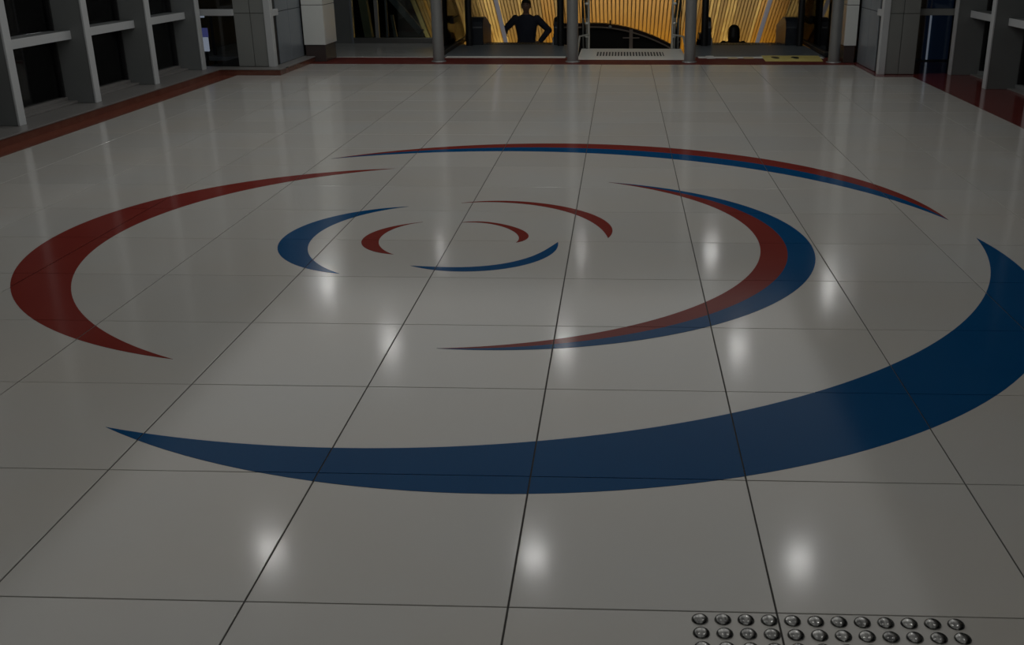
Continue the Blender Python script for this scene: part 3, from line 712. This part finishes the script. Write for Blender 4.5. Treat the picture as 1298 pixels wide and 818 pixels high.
def torso(bm, grow=0.0, low=0.90):
    prof = [(low, .155, .105), (0.98, .160, .110), (1.08, .145, .102), (1.20, .160, .112), (1.32, .180, .115), (1.40, .178, .100), (1.455, .12, .075), (1.49, .062, .058)]
    rings = []
    for z, a, b in prof:
        rings.append([bm.verts.new(((a + grow) * math.cos(q), (b + grow) * math.sin(q), z)) for q in [2 * math.pi * k / 24 for k in range(24)]])
    for A, B in zip(rings, rings[1:]):
        for k in range(24): bm.faces.new((A[k], A[(k + 1) % 24], B[(k + 1) % 24], B[k]))
    bm.faces.new(list(reversed(rings[0]))); bm.faces.new(rings[-1])
def hand(bm, wrist, dirv, palm_n, side, curl):
    d = Vector(dirv).normalized(); nrm = Vector(palm_n).normalized(); lat = d.cross(nrm).normalized() * side
    wv = Vector(wrist)
    limb(bm, [wv, wv + d * 0.045, wv + d * 0.085], [.026, .032, .030])
    for off_, ln in ((-0.030, .066), (-0.010, .078), (0.010, .073), (0.029, .058)):
        b0 = wv + d * 0.085 + lat * off_
        b1 = b0 + (d * math.cos(curl * .5) + nrm * math.sin(curl * .5)) * ln * .5
        b2 = b1 + (d * math.cos(curl) + nrm * math.sin(curl)) * ln * .3
        b3 = b2 + (d * math.cos(curl * 1.5) + nrm * math.sin(curl * 1.5)) * ln * .25
        limb(bm, [b0, b1, b2, b3], [.0095, .009, .0085, .007])
    b0 = wv + d * 0.030 - lat * 0.025
    b1 = b0 + (d * .6 - lat * .7 + nrm * .3).normalized() * .036; b2 = b1 + (d * .9 - lat * .2 + nrm * .3).normalized() * .032
    limb(bm, [b0, b1, b2], [.013, .011, .008])
def person(loc, rotz, height, label, pose, shirt, trousers, long_hair):
    k = height / 1.73
    root = tag(empty('person', loc), label, 'person')
    root.rotation_euler = (0, 0, rotz); root.scale = (k, k, k)
    V = 0.011
    bm = bmesh.new(); torso(bm)
    for s in (-1, 1):
        limb(bm, [(s * .09, 0, .90), (s * .10, -.01, .50), (s * .10, .01, .09)], [.085, .055, .040])
        limb(bm, [(s * .10, .02, .05), (s * .105, -.08, .04), (s * .11, -.15, .03)], [.040, .036, .028])
        sh, el_, wr, hd, pn, cu = pose[s]
        limb(bm, [sh, el_, wr], [.052, .040, .027])
        hand(bm, wr, hd, pn, s, cu)
    limb(bm, [(0, 0.005, 1.44), (0, -0.005, 1.55)], [.058, .052])
    ell(bm, (0, -.005, 1.635), (.075, .093, .098)); ell(bm, (0, -.035, 1.575), (.055, .060, .060))
    limb(bm, [(0, -.092, 1.635), (0, -.112, 1.602)], [.010, .014])
    for s in (-1, 1): ell(bm, (s * .077, .005, 1.625), (.011, .020, .030))
    body = fuse('body', bm, V, M['skin'], root)
    # clothing
    bm = bmesh.new(); torso(bm, 0.012, 0.86)
    for s in (-1, 1):
        sh, el_, wr, *_ = pose[s]; e = Vector(el_); w_ = Vector(wr)
        limb(bm, [sh, el_, e.lerp(w_, 0.88)], [.068, .054, .046])
    fuse('shirt', bm, V, M[shirt], root)
    bm = bmesh.new()
    ell(bm, (0, 0, .90), (.170, .122, .10))
    for s in (-1, 1): limb(bm, [(s * .09, 0, .90), (s * .10, -.01, .50), (s * .10, .01, .09)], [.100, .074, .062])
    fuse('trousers', bm, V, M[trousers], root)
    for s in (-1, 1):
        bm = bmesh.new()
        limb(bm, [(s * .10, .035, .045), (s * .105, -.08, .043), (s * .11, -.165, .036)], [.046, .043, .035])
        bmesh.ops.bisect_plane(bm, geom=bm.verts[:] + bm.edges[:] + bm.faces[:], plane_co=(0, 0, 0.001), plane_no=(0, 0, -1), clear_outer=True)
        link('shoe', bm, M['shoe'], root, True)
    bm = bmesh.new()
    hw = .020 if long_hair else 0
    ell(bm, (0, .012, 1.662), (.082 + hw, .096, .080))
    if long_hair:
        limb(bm, [(0, .045, 1.66), (0, .065, 1.55), (0, .075, 1.40)], [.104, .112, .09]); ell(bm, (0, .03, 1.60), (.112, .075, .12))
    else:
        ell(bm, (0, -.045, 1.700), (.066, .045, .035))
        for s in (-1, 1): ell(bm, (s * .068, .02, 1.64), (.016, .045, .045))
    fuse('hair', bm, 0.008, M['hair'], root)
    for s in (-1, 1):
        bm = bmesh.new(); ell(bm, (s * .031, -.088, 1.642), (.013, .008, .008)); e_ = link('eye', bm, M['eye'], root, True)
        bm = bmesh.new(); ell(bm, (s * .031, -.0955, 1.642), (.0055, .003, .0055)); link('iris', bm, M['hair'], e_, True)
        bm = bmesh.new(); ell(bm, (s * .031, -.094, 1.662), (.020, .006, .005)); link('eyebrow', bm, M['hair'], root, True)
    bm = bmesh.new(); ell(bm, (0, -.094, 1.572), (.024, .007, .008)); link('mouth', bm, M['lip'], root, True)
    return root
# rider coming up: one hand on the rail, the other on the hip, facing the hall
person((-1.335, 15.66, -1.153), 0.0, 1.665, 'person in a navy shirt with dark hair, hand on hip, on the escalator',
       {-1: ((-.185, 0, 1.415), (-.36, .03, 1.25), (-.365, -.19, 1.165), (.1, -.9, -.05), (0, .1, -1), .9),
         1: ((.185, 0, 1.415), (.385, .06, 1.225), (.225, -.03, 1.03), (-.5, -.55, -.35), (-1, .3, 0), .5)}, 'shirt', 'trousers', False)
# rider going down: back to the hall, only the head shows above the landing
person((2.17, 16.46, -1.615), math.pi, 1.65, 'person with long black hair seen from behind, head above the escalator landing',
       {-1: ((-.175, 0, 1.41), (-.235, .02, 1.14), (-.215, -.08, .90), (0, -.3, -1), (1, 0, 0), .5),
         1: ((.175, 0, 1.41), (.235, .02, 1.14), (.215, -.08, .90), (0, -.3, -1), (-1, 0, 0), .5)}, 'blackcoat', 'trousers', True)
